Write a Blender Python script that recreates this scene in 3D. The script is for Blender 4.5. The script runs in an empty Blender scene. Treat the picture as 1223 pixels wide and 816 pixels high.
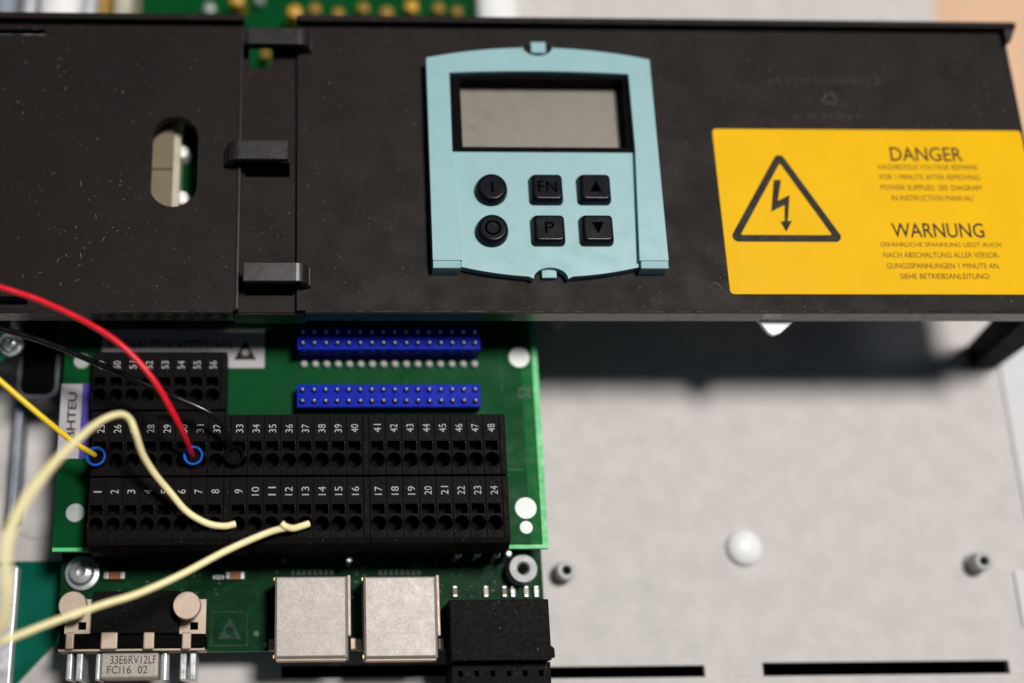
import bpy, bmesh, math, random
import numpy as np
from mathutils import Vector, Matrix
from mathutils.geometry import tessellate_polygon

random.seed(7)
S = 0.1                                   # lengths below are millimetres; one Blender unit is one centimetre
sc = bpy.context.scene
sc.unit_settings.system = 'METRIC'
sc.unit_settings.scale_length = 0.01
C = sc.collection

# ------------------------------------------------------------------ camera
F_PX, PX0, PY0 = 1500.0, 430.0, 408.0     # focal length and principal point in photograph pixels
_dy = np.array([370 - PX0, PY0 + 4150, -F_PX]); _dy /= np.linalg.norm(_dy)
_dx = np.array([1, 0, -_dy[0] / _dy[2]]); _dx /= np.linalg.norm(_dx)
_dz = np.cross(_dx, _dy)
ROT = np.stack([_dx, _dy, _dz], 1)        # world -> camera
CAM_H = 290.4                            # mm above the chassis plate
cd = bpy.data.cameras.new('camera')
cd.sensor_width = 36; cd.sensor_fit = 'HORIZONTAL'
cd.lens = F_PX / 1223 * 36
cd.shift_x = (611.5 - PX0) / 1223
cd.clip_start = 0.5; cd.clip_end = 2000
cam = bpy.data.objects.new('camera', cd); C.objects.link(cam)
m3 = Matrix([list(map(float, r)) for r in ROT.T])
cam.matrix_world = Matrix.Translation((0, 0, CAM_H * S)) @ m3.to_4x4()
sc.camera = cam
cd.dof.use_dof = True
cd.dof.focus_distance = 26.6
cd.dof.aperture_fstop = 0.032
cd.dof.aperture_blades = 0


def at(px, py, z):
    """point of the plane at height z (mm) seen at photograph pixel px, py"""
    d = ROT.T @ np.array([px - PX0, PY0 - py, -F_PX])
    d = d / -d[2] * (CAM_H - z)
    return float(d[0]), float(d[1])


def at3(px, py, z):
    return at(px, py, z) + (z,)


def rect(x0, y0, x1, y1, z):
    """axis-aligned world rectangle (X0, Y0, X1, Y1) under a pixel rectangle"""
    ym, xm = (y0 + y1) / 2, (x0 + x1) / 2
    return at(x0, ym, z)[0], at(xm, y1, z)[1], at(x1, ym, z)[0], at(xm, y0, z)[1]


# ------------------------------------------------------------------ light
w = bpy.data.worlds.new('World'); sc.world = w; w.use_nodes = True
bg = w.node_tree.nodes['Background']
bg.inputs[0].default_value = (0.58, 0.78, 1.0, 1); bg.inputs[1].default_value = 0.038


def area(name, direction, dist, size, power, col):
    l = bpy.data.lights.new(name, 'AREA'); l.shape = 'DISK'; l.size = size; l.energy = power; l.color = col
    o = bpy.data.objects.new(name, l); C.objects.link(o)
    d = Vector(direction).normalized()
    o.location = Vector((5, 7, 2)) + d * dist
    o.rotation_euler = d.to_track_quat('Z', 'Y').to_euler()
    return o


area('ceiling_lamp', (0.25, 0.175, 1.0), 120, 25, 116000, (1.0, 0.965, 0.92))
area('side_window', (0.75, 0.3, 1.0), 140, 40, 6000, (0.88, 0.94, 1.0))
vs = sc.view_settings
vs.view_transform = 'Standard'; vs.look = 'None'; vs.exposure = 0.5; vs.gamma = 1
sc.cycles.use_denoising = True
sc.cycles.max_bounces = 8


# ------------------------------------------------------------------ materials
def mat(name, col, rough=0.5, metal=0.0, var=0.15, vscale=2.0, bump=0.0, bscale=20.0, coat=0.0,
        dust=0.0, dscale=9.0, rvar=0.1, spec=0.5, speck=0.0, sscale=24, trans=0.0, ior=1.45):
    m = bpy.data.materials.new(name); m.use_nodes = True
    nt = m.node_tree; N = nt.nodes; L = nt.links
    b = N['Principled BSDF']
    b.inputs['Metallic'].default_value = metal
    b.inputs['Coat Weight'].default_value = coat
    b.inputs['Coat Roughness'].default_value = 0.25
    b.inputs['Specular IOR Level'].default_value = spec
    b.inputs['Transmission Weight'].default_value = trans
    b.inputs['IOR'].default_value = ior
    tc = N.new('ShaderNodeTexCoord')
    n = N.new('ShaderNodeTexNoise'); n.inputs['Scale'].default_value = vscale; n.inputs['Detail'].default_value = 6
    L.new(tc.outputs['Object'], n.inputs['Vector'])
    r = N.new('ShaderNodeMapRange'); r.inputs[1].default_value = 0.3; r.inputs[2].default_value = 0.7
    r.inputs[3].default_value = 1 - var; r.inputs[4].default_value = 1 + var
    L.new(n.outputs['Fac'], r.inputs[0])
    mul = N.new('ShaderNodeVectorMath'); mul.operation = 'SCALE'
    mul.inputs[0].default_value = col[:3]
    L.new(r.outputs[0], mul.inputs['Scale'])
    out = mul.outputs[0]
    rr = N.new('ShaderNodeMapRange'); rr.inputs[1].default_value = 0.3; rr.inputs[2].default_value = 0.7
    rr.inputs[3].default_value = max(rough - rvar, 0.03); rr.inputs[4].default_value = min(rough + rvar, 1)
    n2 = N.new('ShaderNodeTexNoise'); n2.inputs['Scale'].default_value = vscale * 2.7; n2.inputs['Detail'].default_value = 5
    L.new(tc.outputs['Object'], n2.inputs['Vector'])
    L.new(n2.outputs['Fac'], rr.inputs[0]); L.new(rr.outputs[0], b.inputs['Roughness'])

    def mix(fac, c2):
        nonlocal out
        mx = N.new('ShaderNodeMix'); mx.data_type = 'RGBA'
        L.new(fac, mx.inputs[0]); L.new(out, mx.inputs[6]); mx.inputs[7].default_value = (*c2, 1)
        out = mx.outputs[2]
    if speck:                                         # crystalline mottling of zinc or nickel
        v = N.new('ShaderNodeTexNoise'); v.inputs['Scale'].default_value = sscale; v.inputs['Detail'].default_value = 8; v.inputs['Roughness'].default_value = 0.75
        L.new(tc.outputs['Object'], v.inputs['Vector'])
        q = N.new('ShaderNodeMapRange'); q.inputs[1].default_value = 0.45; q.inputs[2].default_value = 0.72
        q.inputs[3].default_value = 0; q.inputs[4].default_value = speck
        L.new(v.outputs['Fac'], q.inputs[0]); mix(q.outputs[0], [c * 0.55 for c in col[:3]])
    if dust:                                          # settled dust: sparse pale specks of varying size
        for k, (scl, rad, keep) in enumerate(((dscale, 0.15, 0.80), (dscale * 2.3, 0.20, 0.72))):
            v = N.new('ShaderNodeTexVoronoi'); v.inputs['Scale'].default_value = scl
            L.new(tc.outputs['Object'], v.inputs['Vector'])
            sep = N.new('ShaderNodeSeparateColor'); L.new(v.outputs['Color'], sep.inputs[0])
            big = N.new('ShaderNodeTexNoise'); big.inputs['Scale'].default_value = 0.55 + k * .5; big.inputs['Detail'].default_value = 4
            L.new(tc.outputs['Object'], big.inputs['Vector'])
            th = N.new('ShaderNodeMapRange'); th.inputs[1].default_value = 0.35; th.inputs[2].default_value = 0.75
            th.inputs[3].default_value = 1.0; th.inputs[4].default_value = keep - 0.25
            L.new(big.outputs['Fac'], th.inputs[0])
            g = N.new('ShaderNodeMath'); g.operation = 'GREATER_THAN'
            L.new(sep.outputs[0], g.inputs[0]); L.new(th.outputs[0], g.inputs[1])
            s_ = N.new('ShaderNodeMath'); s_.operation = 'MULTIPLY'; s_.inputs[1].default_value = rad
            L.new(sep.outputs[1], s_.inputs[0])
            lt = N.new('ShaderNodeMath'); lt.operation = 'LESS_THAN'
            L.new(v.outputs['Distance'], lt.inputs[0]); L.new(s_.outputs[0], lt.inputs[1])
            a = N.new('ShaderNodeMath'); a.operation = 'MULTIPLY'; L.new(g.outputs[0], a.inputs[0]); L.new(lt.outputs[0], a.inputs[1])
            a2 = N.new('ShaderNodeMath'); a2.operation = 'MULTIPLY'; a2.inputs[1].default_value = dust
            L.new(a.outputs[0], a2.inputs[0])
            mix(a2.outputs[0], (0.30, 0.28, 0.26))
    L.new(out, b.inputs['Base Color'])
    if bump:
        nb = N.new('ShaderNodeTexNoise'); nb.inputs['Scale'].default_value = bscale; nb.inputs['Detail'].default_value = 3
        L.new(tc.outputs['Object'], nb.inputs['Vector'])
        bp = N.new('ShaderNodeBump'); bp.inputs['Strength'].default_value = bump; bp.inputs['Distance'].default_value = 0.02
        L.new(nb.outputs['Fac'], bp.inputs['Height']); L.new(bp.outputs[0], b.inputs['Normal'])
    return m


M = {}
M['cover'] = mat('brown_black_plastic', (0.0112, 0.0080, 0.0074), 0.55, var=0.12, vscale=0.6, bump=0.25, bscale=45, dust=0.45, dscale=9, spec=0.14)
M['hook'] = mat('hook_plastic', (0.0150, 0.0122, 0.0120), 0.30, rvar=.03, var=0.1, bump=0.03, bscale=50, dust=0.4, dscale=12, spec=0.9)
M['gloss'] = mat('moulded_edge_plastic', (0.016, 0.014, 0.015), 0.28, var=0.1, spec=1.0, dust=0.3, dscale=12, bump=.05, bscale=40)
M['plate'] = mat('galvanised_sheet', (0.545, 0.518, 0.502), 0.6, metal=0.0, var=0.07, vscale=1.6, bump=0.35, bscale=26, speck=0.30, sscale=15, spec=0.25)
M['ledge'] = mat('painted_ledge', (0.60, 0.60, 0.61), 0.6, spec=.2, var=.03)
M['plate_dark'] = mat('chassis_inside', (0.004, 0.006, 0.006), 0.7, spec=0.1)
M['table'] = mat('wooden_table', (0.66, 0.42, 0.27), 0.6, var=0.08, vscale=0.5)
M['teal'] = mat('teal_plastic', (0.240, 0.415, 0.445), 0.42, var=0.03, vscale=1.0, bump=0.06, bscale=60, spec=0.4)
M['bezel'] = mat('black_bezel', (0.002, 0.0017, 0.0017), 0.5, spec=0.03)
M['lcd'] = mat('display_film', (0.185, 0.162, 0.13), 0.4, var=0.012, vscale=1.0, dust=0.12, dscale=16)
M['rubber'] = mat('navy_rubber', (0.0042, 0.0050, 0.0085), 0.22, rvar=.03, var=0.12, spec=0.12, dust=0.12, dscale=14)
M['symbol'] = mat('engraved_black', (0.0008, 0.0008, 0.001), 0.8, spec=0.0)
M['yellow'] = mat('yellow_label', (0.74, 0.42, 0.003), 0.42, var=0.03, vscale=0.8, spec=0.06, bump=0.03, bscale=3)
M['print'] = mat('black_print', (0.018, 0.014, 0.008), 0.6, spec=0.2)
M['print_soft'] = mat('small_print', (0.07, 0.035, 0.005), 0.6, spec=0.2)
M['pcb'] = mat('green_solder_mask', (0.001, 0.054, 0.013), 0.45, var=0.10, vscale=1.0, bump=0.03, bscale=12, spec=0.04)
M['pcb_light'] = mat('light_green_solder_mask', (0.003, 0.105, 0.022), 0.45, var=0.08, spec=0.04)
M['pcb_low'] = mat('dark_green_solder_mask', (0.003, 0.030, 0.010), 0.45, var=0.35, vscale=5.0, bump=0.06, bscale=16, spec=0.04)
M['pcb_teal'] = mat('blue_green_solder_mask', (0.001, 0.085, 0.055), 0.45, var=0.12, vscale=1.0, spec=0.05)
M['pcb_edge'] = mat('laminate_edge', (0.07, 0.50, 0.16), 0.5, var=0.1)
M['track'] = mat('copper_track_under_mask', (0.002, 0.085, 0.022), 0.42, var=0.1, spec=0.04)
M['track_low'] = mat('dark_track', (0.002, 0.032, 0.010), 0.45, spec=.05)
M['silk'] = mat('white_silkscreen', (0.55, 0.58, 0.56), 0.7)
M['silk_dim'] = mat('worn_silkscreen', (0.07, 0.095, 0.075), 0.7)
M['silk_faint'] = mat('faded_silkscreen', (0.028, 0.052, 0.036), 0.7, var=.5, vscale=9, spec=.05)
M['block'] = mat('black_terminal_plastic', (0.0065, 0.0056, 0.0057), 0.5, var=0.2, vscale=4, bump=0.04, bscale=50, dust=0.35, dscale=9, spec=0.03)
M['hole'] = mat('hole_interior', (0.003, 0.003, 0.003), 0.8, spec=0.1)
M['number'] = mat('number_print', (0.40, 0.40, 0.41), 0.7, var=0.3, vscale=12, spec=0.05)
M['blue'] = mat('blue_header_plastic', (0.001, 0.013, 0.34), 0.45, var=0.1, spec=0.06)
M['pin'] = mat('tinned_pin', (0.62, 0.60, 0.58), 0.25, metal=1.0)
M['gold'] = mat('gold_lead', (0.70, 0.48, 0.20), 0.35, metal=0.9)
M['nickel'] = mat('nickel_shell', (0.365, 0.333, 0.308), 0.5, metal=0.45, var=0.05, rvar=.04, spec=.2, speck=0.8, sscale=16, bump=0.15, bscale=30)
M['tin'] = mat('tinned_bracket', (0.47, 0.375, 0.30), 0.5, metal=0.35, spec=.3, var=0.08, bump=0.1)
M['steel'] = mat('zinc_screw', (0.62, 0.65, 0.66), 0.3, metal=0.6, var=0.1)
M['white_zinc'] = mat('bright_zinc', (0.40, 0.405, 0.40), 0.45, metal=0.0, spec=.3, var=0.1)
M['zinc'] = mat('zinc_standoff', (0.42, 0.42, 0.41), 0.45, metal=0.0, spec=.2, var=0.1)
M['white'] = mat('white_plastic', (0.80, 0.80, 0.79), 0.4, var=0.03)
M['white_pad'] = mat('white_mask_dot', (0.80, 0.82, 0.80), 0.6, var=0.03)
M['grey_pad'] = mat('grey_solder_dot', (0.36, 0.39, 0.38), 0.45, metal=0.3, var=0.1)
M['paper'] = mat('paper_label', (0.40, 0.375, 0.40), 0.7, var=0.04)
M['purple'] = mat('purple_strip', (0.045, 0.03, 0.28), 0.6)
M['red'] = mat('red_insulation', (0.72, 0.006, 0.022), 0.38, var=0.04)
M['yel'] = mat('yellow_insulation', (0.88, 0.62, 0.02), 0.4, var=0.04)
M['cream'] = mat('cream_insulation', (0.90, 0.81, 0.44), 0.42, var=0.05, vscale=4)
M['blackwire'] = mat('black_insulation', (0.004, 0.004, 0.0045), 0.28, spec=0.5)
M['ferrule'] = mat('blue_ferrule', (0.010, 0.13, 0.66), 0.3, var=0.05)
M['chip_end'] = mat('solder_end', (0.62, 0.64, 0.66), 0.35, metal=0.6)
M['chip_mid'] = mat('orange_component', (0.30, 0.085, 0.02), 0.5)
M['amber'] = mat('amber_capacitor', (0.62, 0.33, 0.03), 0.4, var=0.2)
M['beige'] = mat('beige_component', (0.15, 0.12, 0.07), 0.55, var=0.08)
M['brownc'] = mat('brown_component', (0.30, 0.17, 0.02), 0.5)
M['ivory'] = mat('ivory_component', (0.46, 0.42, 0.32), 0.5)
M['silver'] = mat('silver_can', (0.66, 0.66, 0.70), 0.35, metal=0.5, var=0.06)
M['greybar'] = mat('grey_strip', (0.22, 0.25, 0.30), 0.45, metal=0.3)
M['rim'] = mat('dark_grey_rim', (0.055, 0.065, 0.08), 0.45)


# ------------------------------------------------------------------ mesh building
class MB:
    def __init__(s): s.v = []; s.f = []; s.mi = []

    def add(s, vs_, fs, mi=0):
        o = len(s.v); s.v += [tuple(p) for p in vs_]
        for f in fs: s.f.append([i + o for i in f]); s.mi.append(mi)
        return s

    def box(s, x0, y0, z0, x1, y1, z1, mi=0):
        v = [(x, y, z) for z in (z0, z1) for y in (y0, y1) for x in (x0, x1)]
        return s.add(v, [(0, 2, 3, 1), (4, 5, 7, 6), (0, 1, 5, 4), (2, 6, 7, 3), (0, 4, 6, 2), (1, 3, 7, 5)], mi)

    def prism(s, poly, z0, z1, holes=(), mi=0, side_mi=None, z1b=None):
        """flat plate of outline poly (ccw) with holes, between z0 and z1"""
        if side_mi is None: side_mi = mi
        loops = [list(poly)] + [list(h) for h in holes]
        flat = [p for l in loops for p in l]; n = len(flat)
        tris = tessellate_polygon([[Vector((p[0], p[1], 0)) for p in l] for l in loops])
        top = [(p[0], p[1], z1) for p in flat]; bot = [(p[0], p[1], z0) for p in flat]
        ft, fb = [], []
        for t in tris:
            a, b, c = (Vector(flat[i]) for i in t)
            if (b - a).cross(c - a) < 0: t = (t[0], t[2], t[1])
            ft.append(tuple(t)); fb.append((t[2] + n, t[1] + n, t[0] + n))
        o = len(s.v); s.v += top + bot
        for f in ft + fb: s.f.append([i + o for i in f]); s.mi.append(mi)
        k = 0
        for li, l in enumerate(loops):
            m_ = len(l)
            ar = sum(l[i][0] * l[(i + 1) % m_][1] - l[(i + 1) % m_][0] * l[i][1] for i in range(m_))
            ccw = ar > 0
            for i in range(m_):
                a, b = k + i, k + (i + 1) % m_
                f = (a + n, b + n, b, a) if (ccw == (li == 0)) else (a, b, b + n, a + n)
                s.f.append([j + o for j in f]); s.mi.append(side_mi)
            k += m_
        return s

    def lathe(s, cx, cy, prof, n=24, mi=0, phase=0.0, cap=True):
        """surface of revolution about a vertical axis; prof = [(r, z)...] from bottom outer to top centre"""
        vs_ = []; fs = []
        for r, z in prof:
            for i in range(n):
                a = 2 * math.pi * i / n + phase
                vs_.append((cx + r * math.cos(a), cy + r * math.sin(a), z))
        for j in range(len(prof) - 1):
            for i in range(n):
                k = (i + 1) % n
                fs.append((j * n + i, j * n + k, (j + 1) * n + k, (j + 1) * n + i))
        if cap: fs.append(tuple(range((len(prof) - 1) * n, len(prof) * n)))
        return s.add(vs_, fs, mi)

    def tube(s, pts, rad, n=12, caps=True, sub=10):
        """swept round tube through control points (Catmull-Rom); rad = number or list per control point"""
        P = [Vector(p) for p in pts]
        R = [rad] * len(P) if not isinstance(rad, (list, tuple)) else list(rad)
        Q = []; QR = []
        ext = [P[0] * 2 - P[1]] + P + [P[-1] * 2 - P[-2]]
        for i in range(len(P) - 1):
            p0, p1, p2, p3 = ext[i:i + 4]
            for k in range(sub):
                t = k / sub
                Q.append(0.5 * ((2 * p1) + (p2 - p0) * t + (2 * p0 - 5 * p1 + 4 * p2 - p3) * t * t + (3 * p1 - p0 - 3 * p2 + p3) * t ** 3))
                QR.append(R[i] * (1 - t) + R[i + 1] * t)
        Q.append(P[-1]); QR.append(R[-1])
        up = Vector((0.3, 0.2, 1)); vs_ = []; fs = []
        tan0 = (Q[1] - Q[0]).normalized(); nrm = (up - tan0 * up.dot(tan0)).normalized()
        for i, q in enumerate(Q):
            t = (Q[min(i + 1, len(Q) - 1)] - Q[max(i - 1, 0)]).normalized()
            nrm = (nrm - t * nrm.dot(t)).normalized(); bn = t.cross(nrm)
            for k in range(n):
                a = 2 * math.pi * k / n
                vs_.append(q + (nrm * math.cos(a) + bn * math.sin(a)) * QR[i])
        for i in range(len(Q) - 1):
            for k in range(n):
                l = (k + 1) % n
                fs.append((i * n + k, i * n + l, (i + 1) * n + l, (i + 1) * n + k))
        if caps:
            fs.append(tuple(reversed(range(n)))); fs.append(tuple(range((len(Q) - 1) * n, len(Q) * n)))
        return s.add(vs_, fs)

    def profile_x(s, prof, x0, x1):
        """prof = closed (y, z) outline extruded along x"""
        n = len(prof)
        v = [(x0, y, z) for y, z in prof] + [(x1, y, z) for y, z in prof]
        ar = sum(prof[i][0] * prof[(i + 1) % n][1] - prof[(i + 1) % n][0] * prof[i][1] for i in range(n))
        fs = [(i, i + n, (i + 1) % n + n, (i + 1) % n) for i in range(n)] + [tuple(range(n)), tuple(reversed(range(n, 2 * n)))]
        if ar > 0: fs = [tuple(reversed(f)) for f in fs]
        return s.add(v, fs)

    def profile_y(s, prof, y0, y1):
        """prof = closed (x, z) outline extruded along y"""
        n = len(prof)
        v = [(x, y0, z) for x, z in prof] + [(x, y1, z) for x, z in prof]
        ar = sum(prof[i][0] * prof[(i + 1) % n][1] - prof[(i + 1) % n][0] * prof[i][1] for i in range(n))
        fs = [(i, (i + 1) % n, (i + 1) % n + n, i + n) for i in range(n)] + [tuple(reversed(range(n))), tuple(range(n, 2 * n))]
        if ar < 0: fs = [tuple(reversed(f)) for f in fs]
        return s.add(v, fs)


def wpos(o):
    p = Vector((0, 0, 0))
    while o is not None: p += o.location; o = o.parent
    return p


def mesh(mb, mats, origin=(0, 0, 0), smooth=False):
    me = bpy.data.meshes.new('mesh')
    ox, oy, oz = origin
    me.from_pydata([((x - ox) * S, (y - oy) * S, (z - oz) * S) for x, y, z in mb.v], [], mb.f)
    for m in (mats if isinstance(mats, (list, tuple)) else [mats]): me.materials.append(M[m])
    me.polygons.foreach_set('material_index', mb.mi)
    if smooth: me.polygons.foreach_set('use_smooth', [True] * len(me.polygons))
    me.update()
    return me


def put(name, me, parent=None, loc=(0, 0, 0), bevel=0, smooth=False):
    """link an object; loc = world position in mm of the mesh origin"""
    o = bpy.data.objects.new(name, me); C.objects.link(o)
    p = Vector(loc) * S
    if parent is not None: p = p - wpos(parent); o.parent = parent
    o.location = p
    if bevel:
        b = o.modifiers.new('bevel', 'BEVEL'); b.width = bevel * S; b.segments = 2; b.limit_method = 'ANGLE'; b.angle_limit = math.radians(40)
        b.harden_normals = False
    if smooth:
        me.polygons.foreach_set('use_smooth', [True] * len(me.polygons))
        e = o.modifiers.new('edges', 'EDGE_SPLIT'); e.split_angle = math.radians(38)
    return o


def part(name, mb, mats, parent, bevel=0, smooth=False):
    """a part built in world millimetres"""
    origin = tuple(wpos(parent) / S) if parent is not None else (0, 0, 0)
    return put(name, mesh(mb, mats, origin), parent, origin, bevel, smooth)


def tag(o, label, cat, group=None):
    o['label'] = label; o['category'] = cat
    if group: o['group'] = group
    return o


def thing(name, label, cat, loc, group=None):
    o = bpy.data.objects.new(name, None); C.objects.link(o); o.location = Vector(loc) * S
    o.empty_display_size = 0.3
    return tag(o, label, cat, group)


def solo(name, mb, mats, label, cat, loc, group=None, bevel=0, smooth=False):
    o = put(name, mesh(mb, mats, loc), None, loc, bevel, smooth)
    return tag(o, label, cat, group)


def structure(name, mb, mats, bevel=0, loc=(0, 0, 0)):
    o = put(name, mesh(mb, mats, loc), None, loc, bevel); o['kind'] = 'structure'
    return o


_text = {}


def text_mesh(s, width, height, matname, rot=0.0, thick=0.02, bold=0.0):
    """flat lettering fitted into width x height mm, centred on its origin, lying in the xy plane"""
    key = (s, width, height, matname, rot, thick, bold)
    if key in _text: return _text[key]
    cu = bpy.data.curves.new('text', 'FONT'); cu.body = s; cu.extrude = 0.0; cu.offset = bold; cu.resolution_u = 3
    o = bpy.data.objects.new('text', cu); C.objects.link(o)
    me = bpy.data.meshes.new_from_object(o)
    bpy.data.objects.remove(o); bpy.data.curves.remove(cu)
    co = np.array([v.co[:] for v in me.vertices])
    lo, hi = co.min(0), co.max(0)
    c = (co - (lo + hi) / 2)
    c[:, 0] *= width / (hi[0] - lo[0]); c[:, 1] *= height / (hi[1] - lo[1]); c[:, 2] = 0
    ca, sa = math.cos(rot), math.sin(rot)
    c = np.stack([c[:, 0] * ca - c[:, 1] * sa, c[:, 0] * sa + c[:, 1] * ca, c[:, 2]], 1) * S
    for v, q in zip(me.vertices, c): v.co = q
    me.materials.clear(); me.materials.append(M[matname])
    _text[key] = me
    return me


def circle(cx, cy, r, n=24, a0=0.0, a1=2 * math.pi, closed=True):
    k = n if closed else n + 1
    return [(cx + r * math.cos(a0 + (a1 - a0) * i / n), cy + r * math.sin(a0 + (a1 - a0) * i / n)) for i in range(k)]


def rrect(x0, y0, x1, y1, r, n=5):
    out = []
    for cx, cy, a in ((x1 - r, y1 - r, 0), (x0 + r, y1 - r, 90), (x0 + r, y0 + r, 180), (x1 - r, y0 + r, 270)):
        for i in range(n + 1):
            t = math.radians(a + 90 * i / n); out.append((cx + r * math.cos(t), cy + r * math.sin(t)))
    return out


def quad(x0, y0, x1, y1):
    return [(x0, y0), (x1, y0), (x1, y1), (x0, y1)]


# heights (mm above the chassis plate)
Z_LOW, Z_PCB, Z_T, Z_C = 11.0, 20.0, 29.5, 40.0

# ------------------------------------------------------------------ setting
XR = 170.0
fy = at(600, 811, 0)[1]                                     # front edge of the flat plate
holes = []
for (x0, y0, x1, y1) in ((336, 794, 541, 809), (560, 796, 842, 810), (911, 790, 1206, 809)):
    a = rect(x0, y0, x1, y1, 0); holes.append(quad(a[0], a[1], a[2], a[3]))
pl = MB().prism(quad(-120, fy, XR, 300), -1.5, 0, holes)
plate = structure('chassis_plate', pl, 'plate')
pb = MB().box(-118, fy - 8.8, -24, XR - 1, 299, -22).box(-118, fy + .4, -21.9, -116, 299, -1.6)
pb.box(XR - 3, fy + .4, -21.9, XR - 1, 299, -1.6).box(-115.9, fy - 8.5, -21.9, XR - 3.1, fy - 7, -1.6)
structure('chassis_inside', pb, 'plate_dark')
structure('chassis_front_lip', MB().box(-120, fy - 9, -6, XR, fy - 0.02, 0.7), 'plate', bevel=0.4)
lh = rect(1217, 682, 1240, 748, .6)
sf = MB().prism(quad(XR + .02, fy - 9, XR + 14, 150), -22, .6, [quad(*lh)])
structure('chassis_side_ledge', sf, 'ledge')
structure('table_top', MB().box(-600, -500, -34, 800, 900, -24.1), 'table')

# ------------------------------------------------------------------ circuit boards
def board(name, label, poly, z, th, m, holes=(), group=None, border=None):
    cx = sum(p[0] for p in poly) / len(poly); cy = sum(p[1] for p in poly) / len(poly)
    t = thing(name, label, 'circuit board', (cx, cy, z - th), group)
    part('laminate', MB().prism(poly, z - th, z, holes, 0, 1), [m, 'pcb_edge'], t)
    return t


# lower board
lx0, lx1 = at(72, 700, Z_LOW)[0], at(648, 690, Z_LOW)[0]
ly0 = at(300, 778, Z_LOW)[1]; ly_r = at(640, 735, Z_LOW)[1]
xk = at(535, 740, Z_LOW)[0]
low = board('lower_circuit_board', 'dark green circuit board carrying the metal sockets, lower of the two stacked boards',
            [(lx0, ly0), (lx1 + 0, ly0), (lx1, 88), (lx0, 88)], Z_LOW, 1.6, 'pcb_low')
# upper board
ux0, ux1 = at(66, 600, Z_PCB)[0], at(652, 600, Z_PCB)[0]
uy0 = at(350, 657, Z_PCB)[1]
up = board('upper_circuit_board', 'bright green circuit board beneath the numbered terminal rows',
           [(ux0, uy0), (ux1, uy0), (ux1, 104), (ux0, 104)], Z_PCB, 1.6, 'pcb')
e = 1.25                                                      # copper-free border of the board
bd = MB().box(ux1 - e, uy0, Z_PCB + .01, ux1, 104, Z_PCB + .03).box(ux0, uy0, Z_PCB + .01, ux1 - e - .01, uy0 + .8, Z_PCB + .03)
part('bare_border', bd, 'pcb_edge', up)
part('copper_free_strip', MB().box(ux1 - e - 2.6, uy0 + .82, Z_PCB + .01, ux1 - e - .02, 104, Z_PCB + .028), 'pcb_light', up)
# copper tracks, real low relief under the mask
tr = MB()
for i in range(34):
    x = random.uniform(ux0 + 2, ux1 - 4); y = random.uniform(uy0 + 2, 92); l = random.uniform(4, 16); wd = random.choice((.25, .3, .5))
    if random.random() < .5: tr.box(x, y, Z_PCB + .005, min(x + l, ux1 - 2), y + wd, Z_PCB + .035)
    else: tr.box(x, y, Z_PCB + .006, x + wd, y + l, Z_PCB + .036)
o = part('copper_track', tr, 'track', up); o['kind'] = 'stuff'
tr = MB()
for i in range(60):
    x = random.uniform(lx0 + 2, lx1 - 9); y = random.uniform(ly0 + 1, uy0); l = random.uniform(2, 9); wd = random.choice((.2, .25, .4))
    if random.random() < .5: tr.box(x, y, Z_LOW + .005, min(x + l, lx1 - 1), y + wd, Z_LOW + .035)
    else: tr.box(x, y, Z_LOW + .006, x + wd, min(y + l, 60), Z_LOW + .036)
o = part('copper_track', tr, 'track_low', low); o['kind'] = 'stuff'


def dot(px, py, rpx, z, m, parent, name='solder_pad', h=.05):
    x, y = at(px, py, z); r = rpx * (CAM_H - z) / F_PX * .97
    part(name, MB().lathe(x, y, [(r, z + .01), (r, z + h), (r * .9, z + h * 1.6)], 24), m, parent, smooth=True)


dot(620, 427, 13.5, Z_PCB + .03, 'white_pad', up); dot(628, 607, 13.5, Z_PCB + .03, 'white_pad', up); dot(628.5, 630, 8, Z_PCB + .03, 'white_pad', up)
dot(98, 432, 10.5, Z_PCB, 'grey_pad', up, h=.3); dot(90, 613, 12, Z_PCB, 'grey_pad', up, h=.3)
x, y = at(626, 469, Z_PCB)
put('silkscreen_mark', text_mesh('S2', 2.6, 2.6, 'silk_dim', math.pi / 2), up, (x, y, Z_PCB + .05))

# standoffs under the boards
for bx, by in ((lx0 + 5, 40), (lx1 - 4, 38), (lx0 + 5, 84), (lx1 - 4, 84)):
    part('spacer', MB().lathe(bx, by, [(2.6, 0), (2.6, Z_LOW - 1.62)], 6), 'zinc', low)
for bx, by in ((ux0 + 4, 60), (ux1 - 4, 60), (ux0 + 4, 90), (ux1 - 4, 90)):
    part('spacer', MB().lathe(bx, by, [(2.4, Z_LOW + .01), (2.4, Z_PCB - 1.62)], 6), 'zinc', up)

# labels stuck on the upper board
def label_sheet(name, label, r, z, m='paper'):
    t = thing(name, label, 'label', ((r[0] + r[2]) / 2, (r[1] + r[3]) / 2, z))
    part('paper', MB().box(r[0], r[1], z + .04, r[2], r[3], z + .16), m, t)
    return t


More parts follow.
